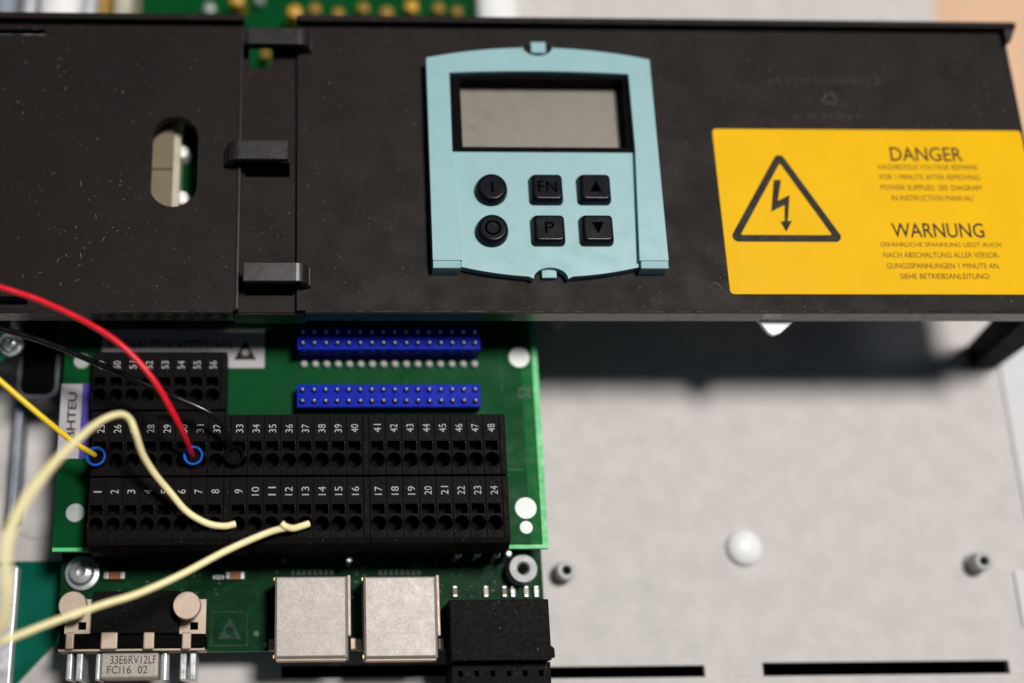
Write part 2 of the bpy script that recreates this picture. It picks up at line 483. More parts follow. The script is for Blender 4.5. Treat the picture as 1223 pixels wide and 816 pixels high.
r = rect(122, 394, 316, 440, Z_PCB)
lb = label_sheet('serial_label', 'pale printed sticker with a black triangle symbol, above terminals 49 to 56', r, Z_PCB)
x, y = at(216, 411, Z_PCB)
random.seed(3)
pm = MB(); xx = r[0] + 1.4
while xx < r[2] - 7.5:
    wl = random.uniform(.5, 1.1); k = random.random()
    pm.box(xx, y - .9, Z_PCB + .17, xx + wl * .35, y + .9, Z_PCB + .19)
    if k > .3: pm.box(xx + wl * .35 + .01, y + (.3 if k > .6 else -.9), Z_PCB + .171, xx + wl, y + (.9 if k > .6 else -.4), Z_PCB + .191)
    xx += wl + .38
o = part('printed_line', pm, 'print', lb); o['kind'] = 'stuff'
x, y = at(293, 419, Z_PCB)
tri = MB().prism([(x - 2.5, y - 2.2), (x + 2.5, y - 2.2), (x, y + 2.6)], Z_PCB + .17, Z_PCB + .19, [circle(x, y - .4, .85, 12)])
part('triangle_symbol', tri, 'print', lb)
r = rect(71, 459, 108, 548, Z_PCB)
lb = label_sheet('side_label', 'white sticker with a purple stripe beside the left terminals', r, Z_PCB)
part('stripe', MB().box(r[2] - 2.1, r[1] + .02, Z_PCB + .17, r[2] - .02, r[3] - .02, Z_PCB + .19), 'purple', lb)
put('printed_code', text_mesh('-BHTEU', 12.0, 1.9, 'print', math.pi / 2, bold=.02), lb, (r[0] + 2.6, (r[1] + r[3]) / 2 + .6, Z_PCB + .18))

# small components on the lower board
def chip(px, py, l, wd, label, rot=0, mid='chip_mid', h=.9):
    x, y = at(px, py, Z_LOW); z = Z_LOW + .02
    t = thing('chip_component', label, 'chip component', (x, y, z), 'small parts soldered on the lower board')
    def bx(a, b, hh): return MB().box(x + a, y - wd / 2, z, x + b, y + wd / 2, z + hh) if not rot else MB().box(x - wd / 2, y + a, z, x + wd / 2, y + b, z + hh)
    part('body', bx(-l / 2 + l * .24, l / 2 - l * .24, h * .92), mid, t, bevel=.08)
    part('solder_end', bx(-l / 2, -l / 2 + l * .24 - .01, h), 'chip_end', t, bevel=.2)
    part('solder_end', bx(l / 2 - l * .24 + .01, l / 2, h), 'chip_end', t, bevel=.2)


chip(137, 688, 4.6, 1.6, 'orange chip component beside the large board screw')
chip(281, 688, 4.2, 1.7, 'orange chip component above the printed board symbol')
chip(261, 690, 2.6, 1.1, 'small grey chip left of the orange one above the board symbol', mid='grey_pad')
for i, px in enumerate((543, 580, 602, 612, 628, 640)):
    chip(px, 707, 2.4, 1.0, ('leftmost', 'second', 'third', 'fourth', 'fifth', 'rightmost')[i] + ' of the upright chips behind the black plug socket', rot=1, mid=('beige', 'ivory', 'beige', 'grey_pad', 'ivory', 'grey_pad')[i])
random.seed(11)
for px, py, rp in ((339, 669, 4.0), (318, 770, 3), (306, 757, 3.5), (176, 661, 2.6), (187, 661, 2.4),
                   (262, 668, 2), (276, 668, 2), (300, 668, 2), (520, 672, 2.5), (534, 672, 2.5), (384, 664, 2.2), (395, 666, 2)):
    dot(px, py, rp, Z_LOW, 'chip_end' if rp > 4.2 else 'silk_dim', low, h=.35 if rp > 4.2 else .04)
for px, py in ((548, 662), (571, 661), (594, 662), (608, 661), (417, 668)):  # solder dots raised on tall posts to clear the upper board's shadow
    x, y = at(px, py, Z_LOW + 9)
    part('raised_solder_dot', MB().lathe(x, y, [(.5, Z_LOW + .02), (.5, Z_LOW + 7.6), (.8, Z_LOW + 8), (.75, Z_LOW + 8.7), (.4, Z_LOW + 9), (.05, Z_LOW + 9)], 16), 'chip_end', low, smooth=True)
for x0 in (348, 452):                                         # rows of socket pads
    for k in range(8):
        a = rect(x0 + k * 6.6, 681, x0 + k * 6.6 + 4, 687, Z_LOW)
        part('socket_pad', MB().box(a[0], a[1], Z_LOW + .01, a[2], a[3], Z_LOW + .05), 'silk_dim', low)
a = rect(252, 730, 296, 772, Z_LOW); z = Z_LOW
fr = MB().prism(quad(*a), z + .012, z + .04, [quad(a[0] + .25, a[1] + .25, a[2] - .25, a[3] - .25)])
part('symbol_frame', fr, 'silk_faint', low)
cx, cy = (a[0] + a[2]) / 2, (a[1] + a[3]) / 2
tri = MB().prism([(cx - 2.6, cy - 2.2), (cx + 2.6, cy - 2.2), (cx, cy + 2.4)], z + .012, z + .04, [circle(cx, cy - .5, .9, 12)])
part('triangle_symbol', tri, 'silk_faint', low)

# ------------------------------------------------------------------ screws
def pan_screw(name, label, px, py, z, rpx, washer=True, group=None):
    x, y = at(px, py, z); r = rpx * (CAM_H - z) / F_PX
    t = thing(name, label, 'screw', (x, y, z), group)
    if washer: part('washer', MB().lathe(x, y, [(r, z + .02), (r, z + .7), (r * .96, z + .8), (r * .3, z + .8)], 32), 'steel', t, smooth=True)
    hr = r * (.72 if washer else 1)
    zb = z + (.82 if washer else .02)
    hd = MB().lathe(x, y, [(hr, zb), (hr, zb + .9), (hr * .86, zb + 1.6), (hr * .55, zb + 1.95), (hr * .42, zb + 2.0), (hr * .36, zb + 1.2), (hr * .05, zb + 1.1)], 28)
    part('head', hd, 'steel', t, smooth=True)
    return t


pan_screw('board_screw', 'shiny domed screw with washer at the left end of the lower board', 99, 685, Z_LOW, 20, group='board screws')
zr = Z_LOW + 5
x, y = at(625, 679, zr); r = 17.5 * (CAM_H - zr) / F_PX
t = thing('board_screw', 'bright ring-shaped socket screw at the right end of the lower board', 'screw', (x, y, Z_LOW), 'board screws')
part('head', MB().lathe(x, y, [(r, Z_LOW + .02), (r, zr - .5), (r * .92, zr), (r * .5, zr), (r * .38, zr - .5), (r * .34, zr - 2), (.05, zr - 2)], 32), 'white_zinc', t, smooth=True)
part('socket', MB().lathe(x, y, [(r * .33, zr - 1.9), (r * .33, zr - 1.0), (.05, zr - 1.0)], 6), 'hole', t)
pan_screw('bracket_screw', 'bright screw beside the black relay at the far left', 14, 412, 22.1, 15.5, group='board screws')

# ------------------------------------------------------------------ terminal blocks
PITCH, CL = 3.5, 13.2
cellmb = MB()
hw, hl, ch = 1.742, CL / 2, .12
sq = quad(-1.36, hl - 7.95, 1.30, hl - 5.85)
ci = circle(0, hl - 9.95, 1.50, 20)
cellmb.prism(quad(-hw + ch, -hl + ch, hw - ch, hl - ch), -.3, 0, [sq, ci])
cellmb.f = [f for f in cellmb.f]                               # top plate
# chamfer and outer walls
o4 = [(-hw, -hl), (hw, -hl), (hw, hl), (-hw, hl)]; i4 = quad(-hw + ch, -hl + ch, hw - ch, hl - ch)
v = [(x, y, 0.0) for x, y in i4] + [(x, y, -ch) for x, y in o4] + [(x, y, -(Z_T - Z_PCB) + .05) for x, y in o4]
cellmb.add(v, [(i + 4, (i + 1) % 4 + 4, (i + 1) % 4, i) for i in range(4)] + [(i + 8, (i + 1) % 4 + 8, (i + 1) % 4 + 4, i + 4) for i in range(4)])
# wells below the two openings
for loop, dp in ((sq, 3.6), (ci, 4.2)):
    n = len(loop)
    v = [(x, y, -.3) for x, y in loop] + [(x * .96, y + (0 if loop is sq else 0), -dp) for x, y in loop]
    cellmb.add(v, [((i + 1) % n, i, i + n, (i + 1) % n + n) for i in range(n)] + [tuple(range(n, 2 * n))], 1)
# raised lip round the wire entry
n = 20; lo = circle(0, hl - 9.95, 1.70, n); li = circle(0, hl - 9.95, 1.50, n)
v = [(x, y, 0) for x, y in lo] + [(x, y, .2) for x, y in circle(0, hl - 9.95, 1.60, n)] + [(x, y, .02) for x, y in li]
cellmb.add(v, [(i, (i + 1) % n, (i + 1) % n + n, i + n) for i in range(n)] + [(i + n, (i + 1) % n + n, (i + 1) % n + 2 * n, i + 2 * n) for i in range(n)], 2)
cell_me = mesh(cellmb, ['block', 'hole', 'hook'])
SKIP = set()


TB = {1: 'front-row terminal block at the left end, crossed by a cream wire', 9: 'middle front-row terminal block that both cream wire tips enter', 17: 'front-row terminal block at the right end with all openings empty',
      25: 'second-row terminal block holding the red and the yellow wire', 33: 'middle second-row terminal block with the black wire in its first opening', 41: 'second-row terminal block at the right end with all openings empty',
      49: 'short back-row terminal block standing behind the others, beside the pale sticker'}


def row_c_foot(t, x0, x1, y0, y1, z):
    part('foot_strip', MB().box(x0, y0, Z_PCB + .05, x1, y1, z), 'block', t, bevel=.15)


def terminal_block(first, xc, ytop, z, label, skirt):
    """eight wire positions numbered from first; xc = X of the first position"""
    yc = ytop - CL / 2
    t = thing('terminal_block', TB[first], 'terminal block', (xc + 3.5 * PITCH, yc, Z_PCB), 'terminal blocks on the upper board')
    for k in range(8):
        put('terminal_cell', cell_me, t, (xc + k * PITCH, yc, z))
        nm = str(first + k)
        if len(nm) == 1: tm = text_mesh(nm, .85 if nm != '1' else .26, 1.65, 'number', math.pi / 2, bold=-.004)
        else: tm = text_mesh(nm, 1.8, 1.55, 'number', math.pi / 2, bold=-.004)
        put('printed_number', tm, t, (xc + k * PITCH + .05, ytop - 3.05, z + .03))
    xe = xc + 8 * PITCH - PITCH / 2
    part('end_cap', MB().box(xe + .02, ytop - CL, Z_PCB + .05, xe + 1.35, ytop, z - .05), 'block', t, bevel=.18)
    if skirt:
        x0 = xc - PITCH / 2 + .05; y0 = ytop - CL
        prof = [(y0 - .02, z - .25), (y0 - .9, z - .6), (y0 - 1.9, z - 3.4), (y0 - 1.9, Z_PCB + .05), (y0 - .02, Z_PCB + .05)]
        part('front_skirt', MB().profile_x(prof, x0, xe + 1.33), 'block', t, bevel=.15)
    return t


yA = at(350, 569.5, Z_T)[1]; yB = at(350, 492.5, Z_T)[1]; yCt = at(190, 421, Z_T - 3)[1]
nA = at(590, 590, Z_T)[0]                                      # X of number 24
wblk = 8 * PITCH + 1.37
xs = [nA - 7 * PITCH - 2 * wblk, nA - 7 * PITCH - wblk, nA - 7 * PITCH]
for k, (f, nm) in enumerate(((1, '1 to 8'), (9, '9 to 16'), (17, '17 to 24'))):
    terminal_block(f, xs[k], yA, Z_T, 'black terminal block numbered %s in the front row' % nm, True)
yB = yA + CL + .35
for k, (f, nm) in enumerate(((25, '25 to 32'), (33, '33 to 40'), (41, '41 to 48'))):
    terminal_block(f, xs[k], yB, Z_T, 'black terminal block numbered %s in the second row' % nm, False)
xC = at(120.5, 436, Z_T - 4.5)[0]
yCt = at(190, 436, Z_T - 4.5)[1] + 3.05
tC = terminal_block(49, xC, yCt, Z_T - 4.5, '', False)
row_c_foot(tC, xC - 1.7, xC + 7.9 * PITCH, yB + .1, yCt - CL - .03, Z_T - 5.5)

# ------------------------------------------------------------------ blue pin headers
pin_me = mesh(MB().lathe(0, 0, [(.36, .02), (.36, 1.0), (.2, 1.3)], 10).lathe(0, 0, [(.66, .008), (.62, .015)], 12, 1), ['chip_end', 'hole'], smooth=True)
tail_me = mesh(MB().lathe(0, 0, [(.85, 0), (.85, .7), (.5, 1.2), (.1, 1.3)], 12), 'white_zinc', smooth=True)


def pin_header(label, px, py_top, zt, rows_y, tails):
    x0, yt = at(px, py_top, zt); n = 16; p = 2.54
    t = thing('pin_header', label, 'pin header', (x0 + 8 * p, yt - 2.5, Z_PCB), 'blue pin headers')
    d = 5.2
    hs = MB().box(x0, yt - d, Z_PCB + .05, x0 + n * p, yt, zt)
    part('housing', hs, 'blue', t, bevel=.15)
    rb = MB()
    for k in range(1, n):                                    # grooves between the positions read as ribs
        pass
    for k in range(n):
        for j in range(2):
            put('pin', pin_me, t, (x0 + (k + .5) * p, yt - 1.35 - j * p, zt))
    if tails:
        for k in range(n):
            tx, ty = at(363 + k * 13.55, 436, Z_PCB)
            put('solder_tail', tail_me, t, (tx, ty, Z_PCB + .03))
    return t


pin_header('tall blue pin header nearest the cover, with a row of solder dots in front', 355, 391, 26.5, 2, True)
pin_header('low blue pin header between the tall one and the terminal rows', 354.5, 459.5, 24.0, 2, False)

# ------------------------------------------------------------------ sockets on the lower board
def jack(label, px0, py0, px1, py1, zt):
    a = rect(px0, py0, px1, py1, zt)
    t = thing('network_socket', label, 'network socket', ((a[0] + a[2]) / 2, (a[1] + a[3]) / 2, Z_LOW), 'metal network sockets')
    sh = MB()
    x0, y0, x1, y1 = a; b = .5
    # shell: a top sheet with a rolled edge, walls flaring slightly so the sides show
    v = [(x0 + b, y0 + b, zt), (x1 - b, y0 + b, zt), (x1 - b, y1 - .2, zt), (x0 + b, y1 - .2, zt),
         (x0, y0, zt - .35), (x1, y0, zt - .35), (x1, y1, zt - .35), (x0, y1, zt - .35),
         (x0, y0, Z_LOW + .3), (x1 + .5, y0, Z_LOW + .3), (x1 + .5, y1, Z_LOW + .3), (x0, y1, Z_LOW + .3)]
    f = [(0, 1, 2, 3)] + [(i + 4, (i + 1) % 4 + 4, (i + 1) % 4, i) for i in range(4)] + [(i + 8, (i + 1) % 4 + 8, (i + 1) % 4 + 4, i + 4) for i in range(4)] + [(11, 10, 9, 8)]
    sh.add(v, f)
    part('shell', sh, 'nickel', t, bevel=.18)
    part('seam_flange', MB().box(x1 + .02, y0 + 4.5, zt - 4, x1 + .75, y1 + .35, zt - .55), 'tin', t, bevel=.2)
    for yy in (y0 + .1, y1 - .7):
        part('corner_tab', MB().box(x0 - .25, yy, zt - 3, x0 - .03, yy + .6, zt - .9), 'gold', t)
    part('front_flange', MB().box(x0 + .3, y0 - .55, zt - 5, x1 - .3, y0 - .03, zt - .7), 'tin', t, bevel=.2)
    for sx in (x0 - 1.35, x1 + .8):
        part('grounding_tab', MB().box(sx, y0 + 2.2, Z_LOW + .05, sx + 1.2, y0 + 4.6, Z_LOW + 3.2), 'tin', t, bevel=.2)


jack('metal network socket beside the board symbol, left of the pair', 328, 688.5, 415, 786, 21)
jack('metal network socket beside the black plug, right of the pair', 434.5, 688.5, 522, 786, 21)

# black screwless plug socket
a = rect(538, 716, 657, 789, 22)
t = thing('plug_socket', 'black plug socket with small square openings at the front of the board', 'plug socket', ((a[0] + a[2]) / 2, a[1], Z_LOW))
part('housing', MB().box(a[0], a[1], Z_LOW + .05, a[2], a[3], 22), 'block', t, bevel=.15)
part('latch', MB().profile_x([(a[1] + .6, 21), (a[1] + 2.4, 21), (a[1] + 3.2, 18), (a[1] + .6, 18)], a[2] + .02, a[2] + .9), 'block', t)
b = rect(540, 791, 658, 822, 18)
hs = [quad(b[0] + 1.3 + k * 3.42, b[3] - 2.9, b[0] + 2.3 + k * 3.42, b[3] - 1.7) for k in range(6)]
part('plug', MB().prism(quad(b[0], b[1], b[2], b[3]), 4, 18, hs), 'block', t)
for k in range(6):
    q = hs[k]
    part('opening', MB().box(q[0][0] - .1, q[0][1] - .1, 15.0, q[1][0] + .1, q[2][1] + .1, 15.4), 'hole', t)

# ------------------------------------------------------------------ serial connector
def wbox(x0, y0, x1, y1, z0, z1):
    z1 += 4; z0 = z0 + 4 if z0 < Z_LOW - 2 or z0 > Z_LOW + 1 else z0
    a = rect(x0, y0, x1, y1, z1)
    return MB().box(a[0], a[1], z0, a[2], a[3], z1)


cx, cy = at(157, 750, 12)
t = thing('serial_connector', 'nine-pin serial connector with metal shell and two round jack screws at lower left', 'connector', (cx, cy, Z_LOW))
part('housing', wbox(110, 706, 213, 757, Z_LOW + .05, 15), 'block', t, bevel=.3)
part('flange_bar', wbox(70, 758, 244, 774, Z_LOW, 15.5), 'bezel', t, bevel=.25)
part('flange_plate', wbox(69, 774.2, 244, 777.5, Z_LOW, 14.6), 'tin', t, bevel=.1)
for px in (86.5, 223):
    x, y = at(px, 723, 22.5); r = 16.5 * (CAM_H - 22.5) / F_PX
    jl = part('jack_screw', MB().lathe(x, y, [(r * .55, 16.7), (r * .55, 21.0), (r, 21.02), (r, 22.2), (r * .93, 22.5), (r * .1, 22.5)], 32), 'tin', t, smooth=True)
for x0, x1 in ((78, 116), (215, 246)):
    a = rect(x0, 716, x1, 757, 16.5); wd = a[2] - a[0]
    hx = a[0] + wd * (.42 if x0 < 100 else .40); hole = quad(hx, a[1] + .8, hx + 1.7, a[1] + 2.4)
    part('bracket', MB().prism(quad(*a), 15.6, 16.5, [hole]), 'tin', t)
for px0, px1 in ((78, 88), (120, 140), (171, 184), (217, 228)):
    part('clip', wbox(px0, 755, px1, 775.5, 15.2, 16.0), 'tin', t, bevel=.3)
for px0, px1 in ((79, 86), (90.5, 98.5), (114, 119.5), (214.5, 222.5), (226, 234)):
    part('shell_post', wbox(px0, 779, px1, 813, 9, 12.5), 'steel', t, bevel=.35)
x, y0 = at(196, 812, 15.5); y1 = at(196, 779, 15.5)[1]
part('shell_post', MB().tube([(x, y0, 15), (x, (y0 + y1) / 2, 15), (x, y1, 15)], 1.0, 14), 'steel', t, smooth=True)
sh = part('metal_shell', wbox(119.5, 779, 189, 811, 6, 13.2), 'nickel', t, bevel=.5)
x, y = at(157, 788, 17.2); put('stamped_code', text_mesh('33E6RV12LF', 9.6, 1.7, 'print_soft'), sh, (x + .4, y, 17.24))
x, y = at(152, 800, 17.2); put('stamped_code', text_mesh('FCI16  02', 8.4, 1.6, 'print_soft'), sh, (x, y, 17.24))

# ------------------------------------------------------------------ plate furniture
def standoff(label, px, py, zt):
    x, y = at(px, py, zt)
    t = thing('threaded_standoff', label, 'standoff', (x, y, 0), 'threaded standoffs on the plate')
    part('foot', MB().lathe(x, y, [(2.6, .01), (2.6, .8), (2.3, 1.0), (1.2, 1.0)], 28), 'zinc', t, smooth=True)
    n = 28
    prof = [(2.15, 1.02), (2.15, zt - .3), (1.9, zt), (1.15, zt), (1.0, zt - .3), (1.0, zt - 3.5), (.05, zt - 3.5)]
    s = MB().lathe(x, y, prof, n)
    part('sleeve', s, 'zinc', t, smooth=True)
    part('thread_hole', MB().lathe(x, y, [(.98, zt - 3.4), (.98, zt - 1.4), (.02, zt - 1.4)], 20), 'hole', t)


standoff('threaded standoff on the plate near the right end of the boards', 677, 681, 5.0)
standoff('threaded standoff on the plate near the right flange', 1176, 670, 5.0)
standoff('threaded standoff half hidden under the front of the cover', 668, 377, 5.0)
x, y = at(888, 655, 0)
dome = MB().lathe(x, y, [(4.2, .02), (4.25, .5), (4.0, 1.2), (3.3, 1.9), (2.2, 2.4), (1.0, 2.65), (.1, 2.7)], 36)
solo('plastic_plug', dome, 'white', 'domed white plastic plug in the middle of the metal plate', 'plug', (x, y, 0), smooth=True)
# pointed white tip, added to make a bright patch below the cover
x, y = at(927, 388, 35)
pr = [(x - 5.2, y + 3), (x - 2.0, y - 1.8), (x - .9, y - 2.5), (x + .8, y - 1.9), (x + 6.6, y + 3)]
sup = thing('bright_patch_tip', 'pointed white tip added for a bright patch below the front edge of the cover', 'added tip', (x, y, 0))
part('tip', MB().prism(pr, 33.9, 35), 'white', sup, bevel=.3)
part('stem', MB().box(x - 1, y + 22, .02, x + 2, y + 26, 33.4), 'white', sup)
part('arm', MB().box(x - 1, y + 3.1, 33.5, x + 2, y + 26, 34.8), 'white', sup)
x, y = at(45, 608, 0)
solo('plate_dimple', MB().lathe(x, y, [(7.0, .01), (6.8, .35), (6.0, .5), (.1, .5)], 40), 'plate', 'faint round raised disc on the plate behind the cream wire loop', 'disc', (x, y, 0), smooth=True)

# ------------------------------------------------------------------ things at the far left
a = rect(-60, 671, 76, 840, 2)
tl = board('side_circuit_board', 'blue-green circuit board with a slanted corner at the lower left',
           [(a[0], a[1] - 8), (at(16, 820, 2)[0], at(16, 820, 2)[1]), (a[2] - .2, at(70, 758, 2)[1]), (a[2] + .4, a[3]), (a[0], a[3])], 2.4, 1.6, 'pcb_teal')
xa, ya = at(-2, 760, 2.6)
solo('metal_rail', MB().box(at(-40, 740, 6)[0], at(10, 840, 6)[1], .03 + 2.4, at(17, 740, 6)[0], at(10, 676, 6)[1], 6), 'silver',
     'pale metal rail at the lower left edge, behind the cream wires', 'rail', at3(0, 740, 2.4), bevel=.5)
x0, yb = at(8, 620, 8); yt = at(14, 440, 8)[1]; x1 = at(17, 620, 8)[0]
solo('metal_strip', MB().box(x0, yb, .02, x1, yt, 8), 'greybar', 'thin grey metal strip standing upright left of the boards', 'metal strip', (x0, yb, 0), bevel=.3)
# relay with rounded corner and grey rim
a = rect(22, 384, 72, 476, 16)
t = thing('relay', 'black relay with a grey rounded rim at the far left under the cover', 'relay', ((a[0] + a[2]) / 2, (a[1] + a[3]) / 2, 0))
o_ = rrect(a[0], a[1], a[2], a[3] + 4, 2.6); i_ = rrect(a[0] + .9, a[1] + .9, a[2] - .9, a[3] + 3.1, 2.0)
part('rim', MB().prism(o_, .02, 16, [i_]), 'rim', t)
part('case', MB().prism(rrect(a[0] + .95, a[1] + .95, a[2] - .95, a[3] + 3.05, 1.95), .02, 15), 'bezel', t)
a = rect(-50, 384, 9, 470, 22)
tb = board('relay_circuit_board', 'green circuit board corner at the far left edge below the cover',
           [(a[0], a[1] + 2), (a[2] - 5.5, a[1] + 4), (a[2] - .5, a[1] + 9), (a[2] + .6, a[3] + 12), (a[0], a[3] + 12)], 22, 1.6, 'pcb_teal')
for sx in (a[0] + 4, a[0] + 9): part('spacer', MB().lathe(sx, a[3] + 4, [(1.6, .02), (1.6, 20.3)], 6), 'zinc', tb)

a = rect(6, 350, 34, 367, 35)
solo('blue_connector', MB().box(a[0], a[1], 32.6, a[2], a[3], 35).box(a[0] + 1, a[3] + .02, 22.05, a[2] - 1, a[3] + 4, 34.5), 'blue', 'blue connector showing through the narrow slot at the left end of the cover', 'connector', (a[0], a[1], 22), bevel=.3)
# ------------------------------------------------------------------ behind and under the cover
ZB = 8.0
bx0, bx1 = at(160, 10, ZB)[0], at(566, 10, ZB)[0]
by0 = at(300, 240, ZB)[1]
bx0 = min(bx0, at(184, 200, ZB)[0] - 3)
rb = board('rear_circuit_board', 'green circuit board with amber capacitors behind the cover',
           [(bx0, by0 - 8), (bx1, by0 - 8), (bx1, 260), (bx0, 260)], ZB, 1.6, 'pcb')
for sx, sy in ((bx0 + 4, by0), (bx1 - 4, by0), (bx0 + 4, 250), (bx1 - 4, 250)): part('spacer', MB().lathe(sx, sy, [(2.2, .02), (2.2, ZB - 1.62)], 6), 'zinc', rb)


def cap(px, py, rpx, h, m, label):
    z = ZB + h; x, y = at(px, py, z); r = rpx * (CAM_H - z) / F_PX
    t = thing('disc_capacitor', label, 'capacitor', (x, y, ZB), 'capacitors on the rear board')
    part('body', MB().lathe(x, y, [(r * .9, ZB + .4), (r, ZB + h * .5), (r * .85, z - .4), (r * .5, z), (r * .05, z)], 24), m, t, smooth=True)
    part('lead', MB().box(x - .6, y - .2, ZB + .01, x - .3, y + .2, ZB + .39), 'pin', t)
    part('lead', MB().box(x + .3, y - .2, ZB + .01, x + .6, y + .2, ZB + .39), 'pin', t)


for i, (px, py, rp, h, m) in enumerate(((283, -2, 11, 7, 'amber'), (352, 12, 11, 8, 'amber'), (376, 9, 9, 5, 'brownc'), (404, 14, 9, 5, 'brownc'), (434, 8, 9, 5, 'brownc'), (462, 13, 10, 5, 'brownc'),
                                   (492, 6, 10, 6, 'amber'), (524, 8, 9, 5, 'brownc'), (546, 12, 8, 4, 'brownc'), (317, 63, 7, 5, 'brownc'), (250, 8, 9, 6, 'grey_pad'), (310, -1, 7, 3, 'grey_pad'))):
    cap(px, py, rp, h, m, ('bright amber capacitor behind the cover, left of the top hook', 'bright amber capacitor behind the top hook', 'brown capacitor right of the amber one behind the top hook',
        'second brown capacitor right of the top hook', 'third brown capacitor right of the top hook', 'fourth brown capacitor right of the top hook', 'amber capacitor behind the operator panel side of the cover',
        'brown capacitor near the right end of the rear board', 'last brown capacitor at the right end of the rear board', 'brown capacitor seen through the opening below the top hook',
        'grey capacitor behind the cover, left of the amber one', 'small grey capacitor between the two amber ones')[i])
# white and brown parts along the top left
for i, (x0, x1, m, zt, nm, lab, cat) in enumerate((
        (-30, 22, 'greybar', 20, 'ribbon_cable', 'grey flat cable at the top left corner behind the cover', 'cable'),
        (24, 42, 'silver', 24, 'metal_can', 'narrow silver can behind the cover at top left', 'metal can'),
        (44, 92, 'white', 26, 'plastic_housing', 'white plastic housing behind the cover at top left', 'housing'),
        (94, 115, 'silver', 24, 'metal_can', 'silver can beside the brown film capacitor behind the cover', 'metal can'),
        (117, 131, 'brownc', 20, 'film_capacitor', 'brown film capacitor behind the cover at top left', 'capacitor'),
        (133, 157, 'ivory', 22, 'connector_block', 'ivory connector block at the left end of the rear board', 'connector'),
        (571, 620, 'white', 14, 'connector_block', 'white connector block right of the rear board, behind the operator panel', 'connector'))):
    xa = at(x0, 8, zt)[0]; xb = at(x1, 8, zt)[0]; ya = at(x0, 26, zt)[1] - 9; n = 10
    pf = [(xa, .03)] + [(xa + (xb - xa) * (.5 - .5 * math.cos(math.pi * k / n)), zt - (1 - math.sin(math.pi * k / n)) * min(3, (xb - xa) * .4)) for k in range(n + 1)] + [(xb, .03)]
    solo(nm, MB().profile_y(pf, ya, 270 if i != 6 else ya + 40), m, lab, cat, ((xa + xb) / 2, ya, 0), smooth=True)
# parts seen through the slot
a = rect(176, 130, 206, 256, 34)
bt = thing('beige_connector', 'beige ribbed connector seen through the oblong slot of the cover', 'connector', ((a[0] + a[2]) / 2, (a[1] + a[3]) / 2, ZB))
ym = at(190, 202, 34)[1]
part('body', MB().box(a[0], ym + .1, ZB + .02, a[2], a[3], 34), 'beige', bt, bevel=.2)
part('body', MB().box(a[0], a[1], ZB + .02, a[2], ym - .1, 34), 'beige', bt, bevel=.2)
a = rect(206.5, 130, 215, 256, 33)
part('rib', MB().box(a[0], a[1], ZB + .02, a[2], a[3], 33), 'ivory', bt, bevel=.2)
for py in (180, 235):
    x, y = at(217, py, 31.5)
    part('peg', MB().lathe(x, y, [(1.6, ZB + .02), (1.9, 29.5), (1.5, 31.1), (.2, 31.5)], 20), 'white', bt, smooth=True)

a = rect(213, 128, 250, 258, 28)  # added piece of green board, raised towards the slot to catch light
part('raised_board_piece', MB().box(a[0], a[1], 26.5, a[2], a[3], 28), 'pcb', bt)
part('board_piece_post', MB().box(a[2] - 2, a[1] + 2, ZB + .02, a[2] - .5, a[1] + 4, 26.45), 'zinc', bt)
# ------------------------------------------------------------------ cover
XL = -110.0
yf = at(600, 371, Z_C)[1]; yb_ = at(600, 34, Z_C)[1]
xg0 = at(288, 200, Z_C)[0]; xg1 = at(355, 200, Z_C)[0]
xr = at(1223, 160, Z_C)[0] - .1
cov = thing('plastic_cover', 'long dark brown plastic cover bridging the device above the boards', 'cover', (40, (yf + yb_) / 2, 0))
TH = 2.5; GD = 1.6
# left panel: oblong slot and a narrow slot at the left front
sl = rect(180, 139, 236, 247, Z_C); rr_ = (sl[2] - sl[0]) / 2
slot = circle((sl[0] + sl[2]) / 2, sl[3] - rr_, rr_, 14, 0, math.pi, False) + circle((sl[0] + sl[2]) / 2, sl[1] + rr_, rr_, 14, math.pi, 2 * math.pi, False)
ns = rect(-60, 354, 33, 364, Z_C)
nb_ = rect(-60, 34.5, 54, 42, Z_C)
part('left_panel', MB().prism(quad(XL, yf, xg0, yb_), Z_C - TH, Z_C, [slot, quad(*ns), quad(*nb_)]), 'cover', cov)
# channel floor with the openings below the hooks
hk = [rect(297, 50, 325, 77, Z_C), rect(292, 190, 346, 208, Z_C), rect(292, 336, 350, 350, Z_C)]
part('channel_floor', MB().prism(quad(xg0 - 1.0, yf + .1, xg1 + 1.0, yb_ - .1), Z_C - GD - 1.6, Z_C - GD,
     [quad(max(h[0], xg0 - .5), h[1], min(h[2], xg1 + .5), h[3]) for h in hk]), 'cover', cov)
part('channel_ridge', MB().box(xg0 - .75, yf + .1, Z_C + .01, xg0, yb_ - .1, Z_C + .45), 'hook', cov, bevel=.2)
# right panel
pw = rect(541, 84, 757, 182, Z_C)
n1 = at(643, 59, Z_C); n2 = at(656, 321, Z_C)
part('right_panel', MB().prism(quad(xg1, yf, xr, yb_), Z_C - TH, Z_C,
     [quad(pw[0] + .3, pw[1] + .3, pw[2] - .3, pw[3] - .3), circle(n1[0], n1[1], 2.5, 20), circle(n2[0], n2[1], 2.6, 20)]), 'cover', cov)
# rear lip in two lengths, with a gusset at the right end
def lip(x0, x1):
    return MB().profile_x([(yb_ + .02, Z_C - TH), (yb_ + 1.6, Z_C - TH), (yb_ + 1.6, Z_C + 2.4), (yb_ + .02, Z_C + 2.4)], x0, x1)
part('rear_lip', lip(XL, xg0 + .2), 'cover', cov, bevel=.3)
part('rear_lip', lip(xg1 - .2, xr + 1.8), 'cover', cov, bevel=.3)
part('lip_gusset', MB().prism([(xr - .9, yb_ - .02), (xr + 1.7, yb_), (xr + .02, yb_ - 3.5), (xr - .9, yb_ - 3.5)], Z_C - TH - .5, Z_C + 1.9), 'hook', cov, bevel=.2)
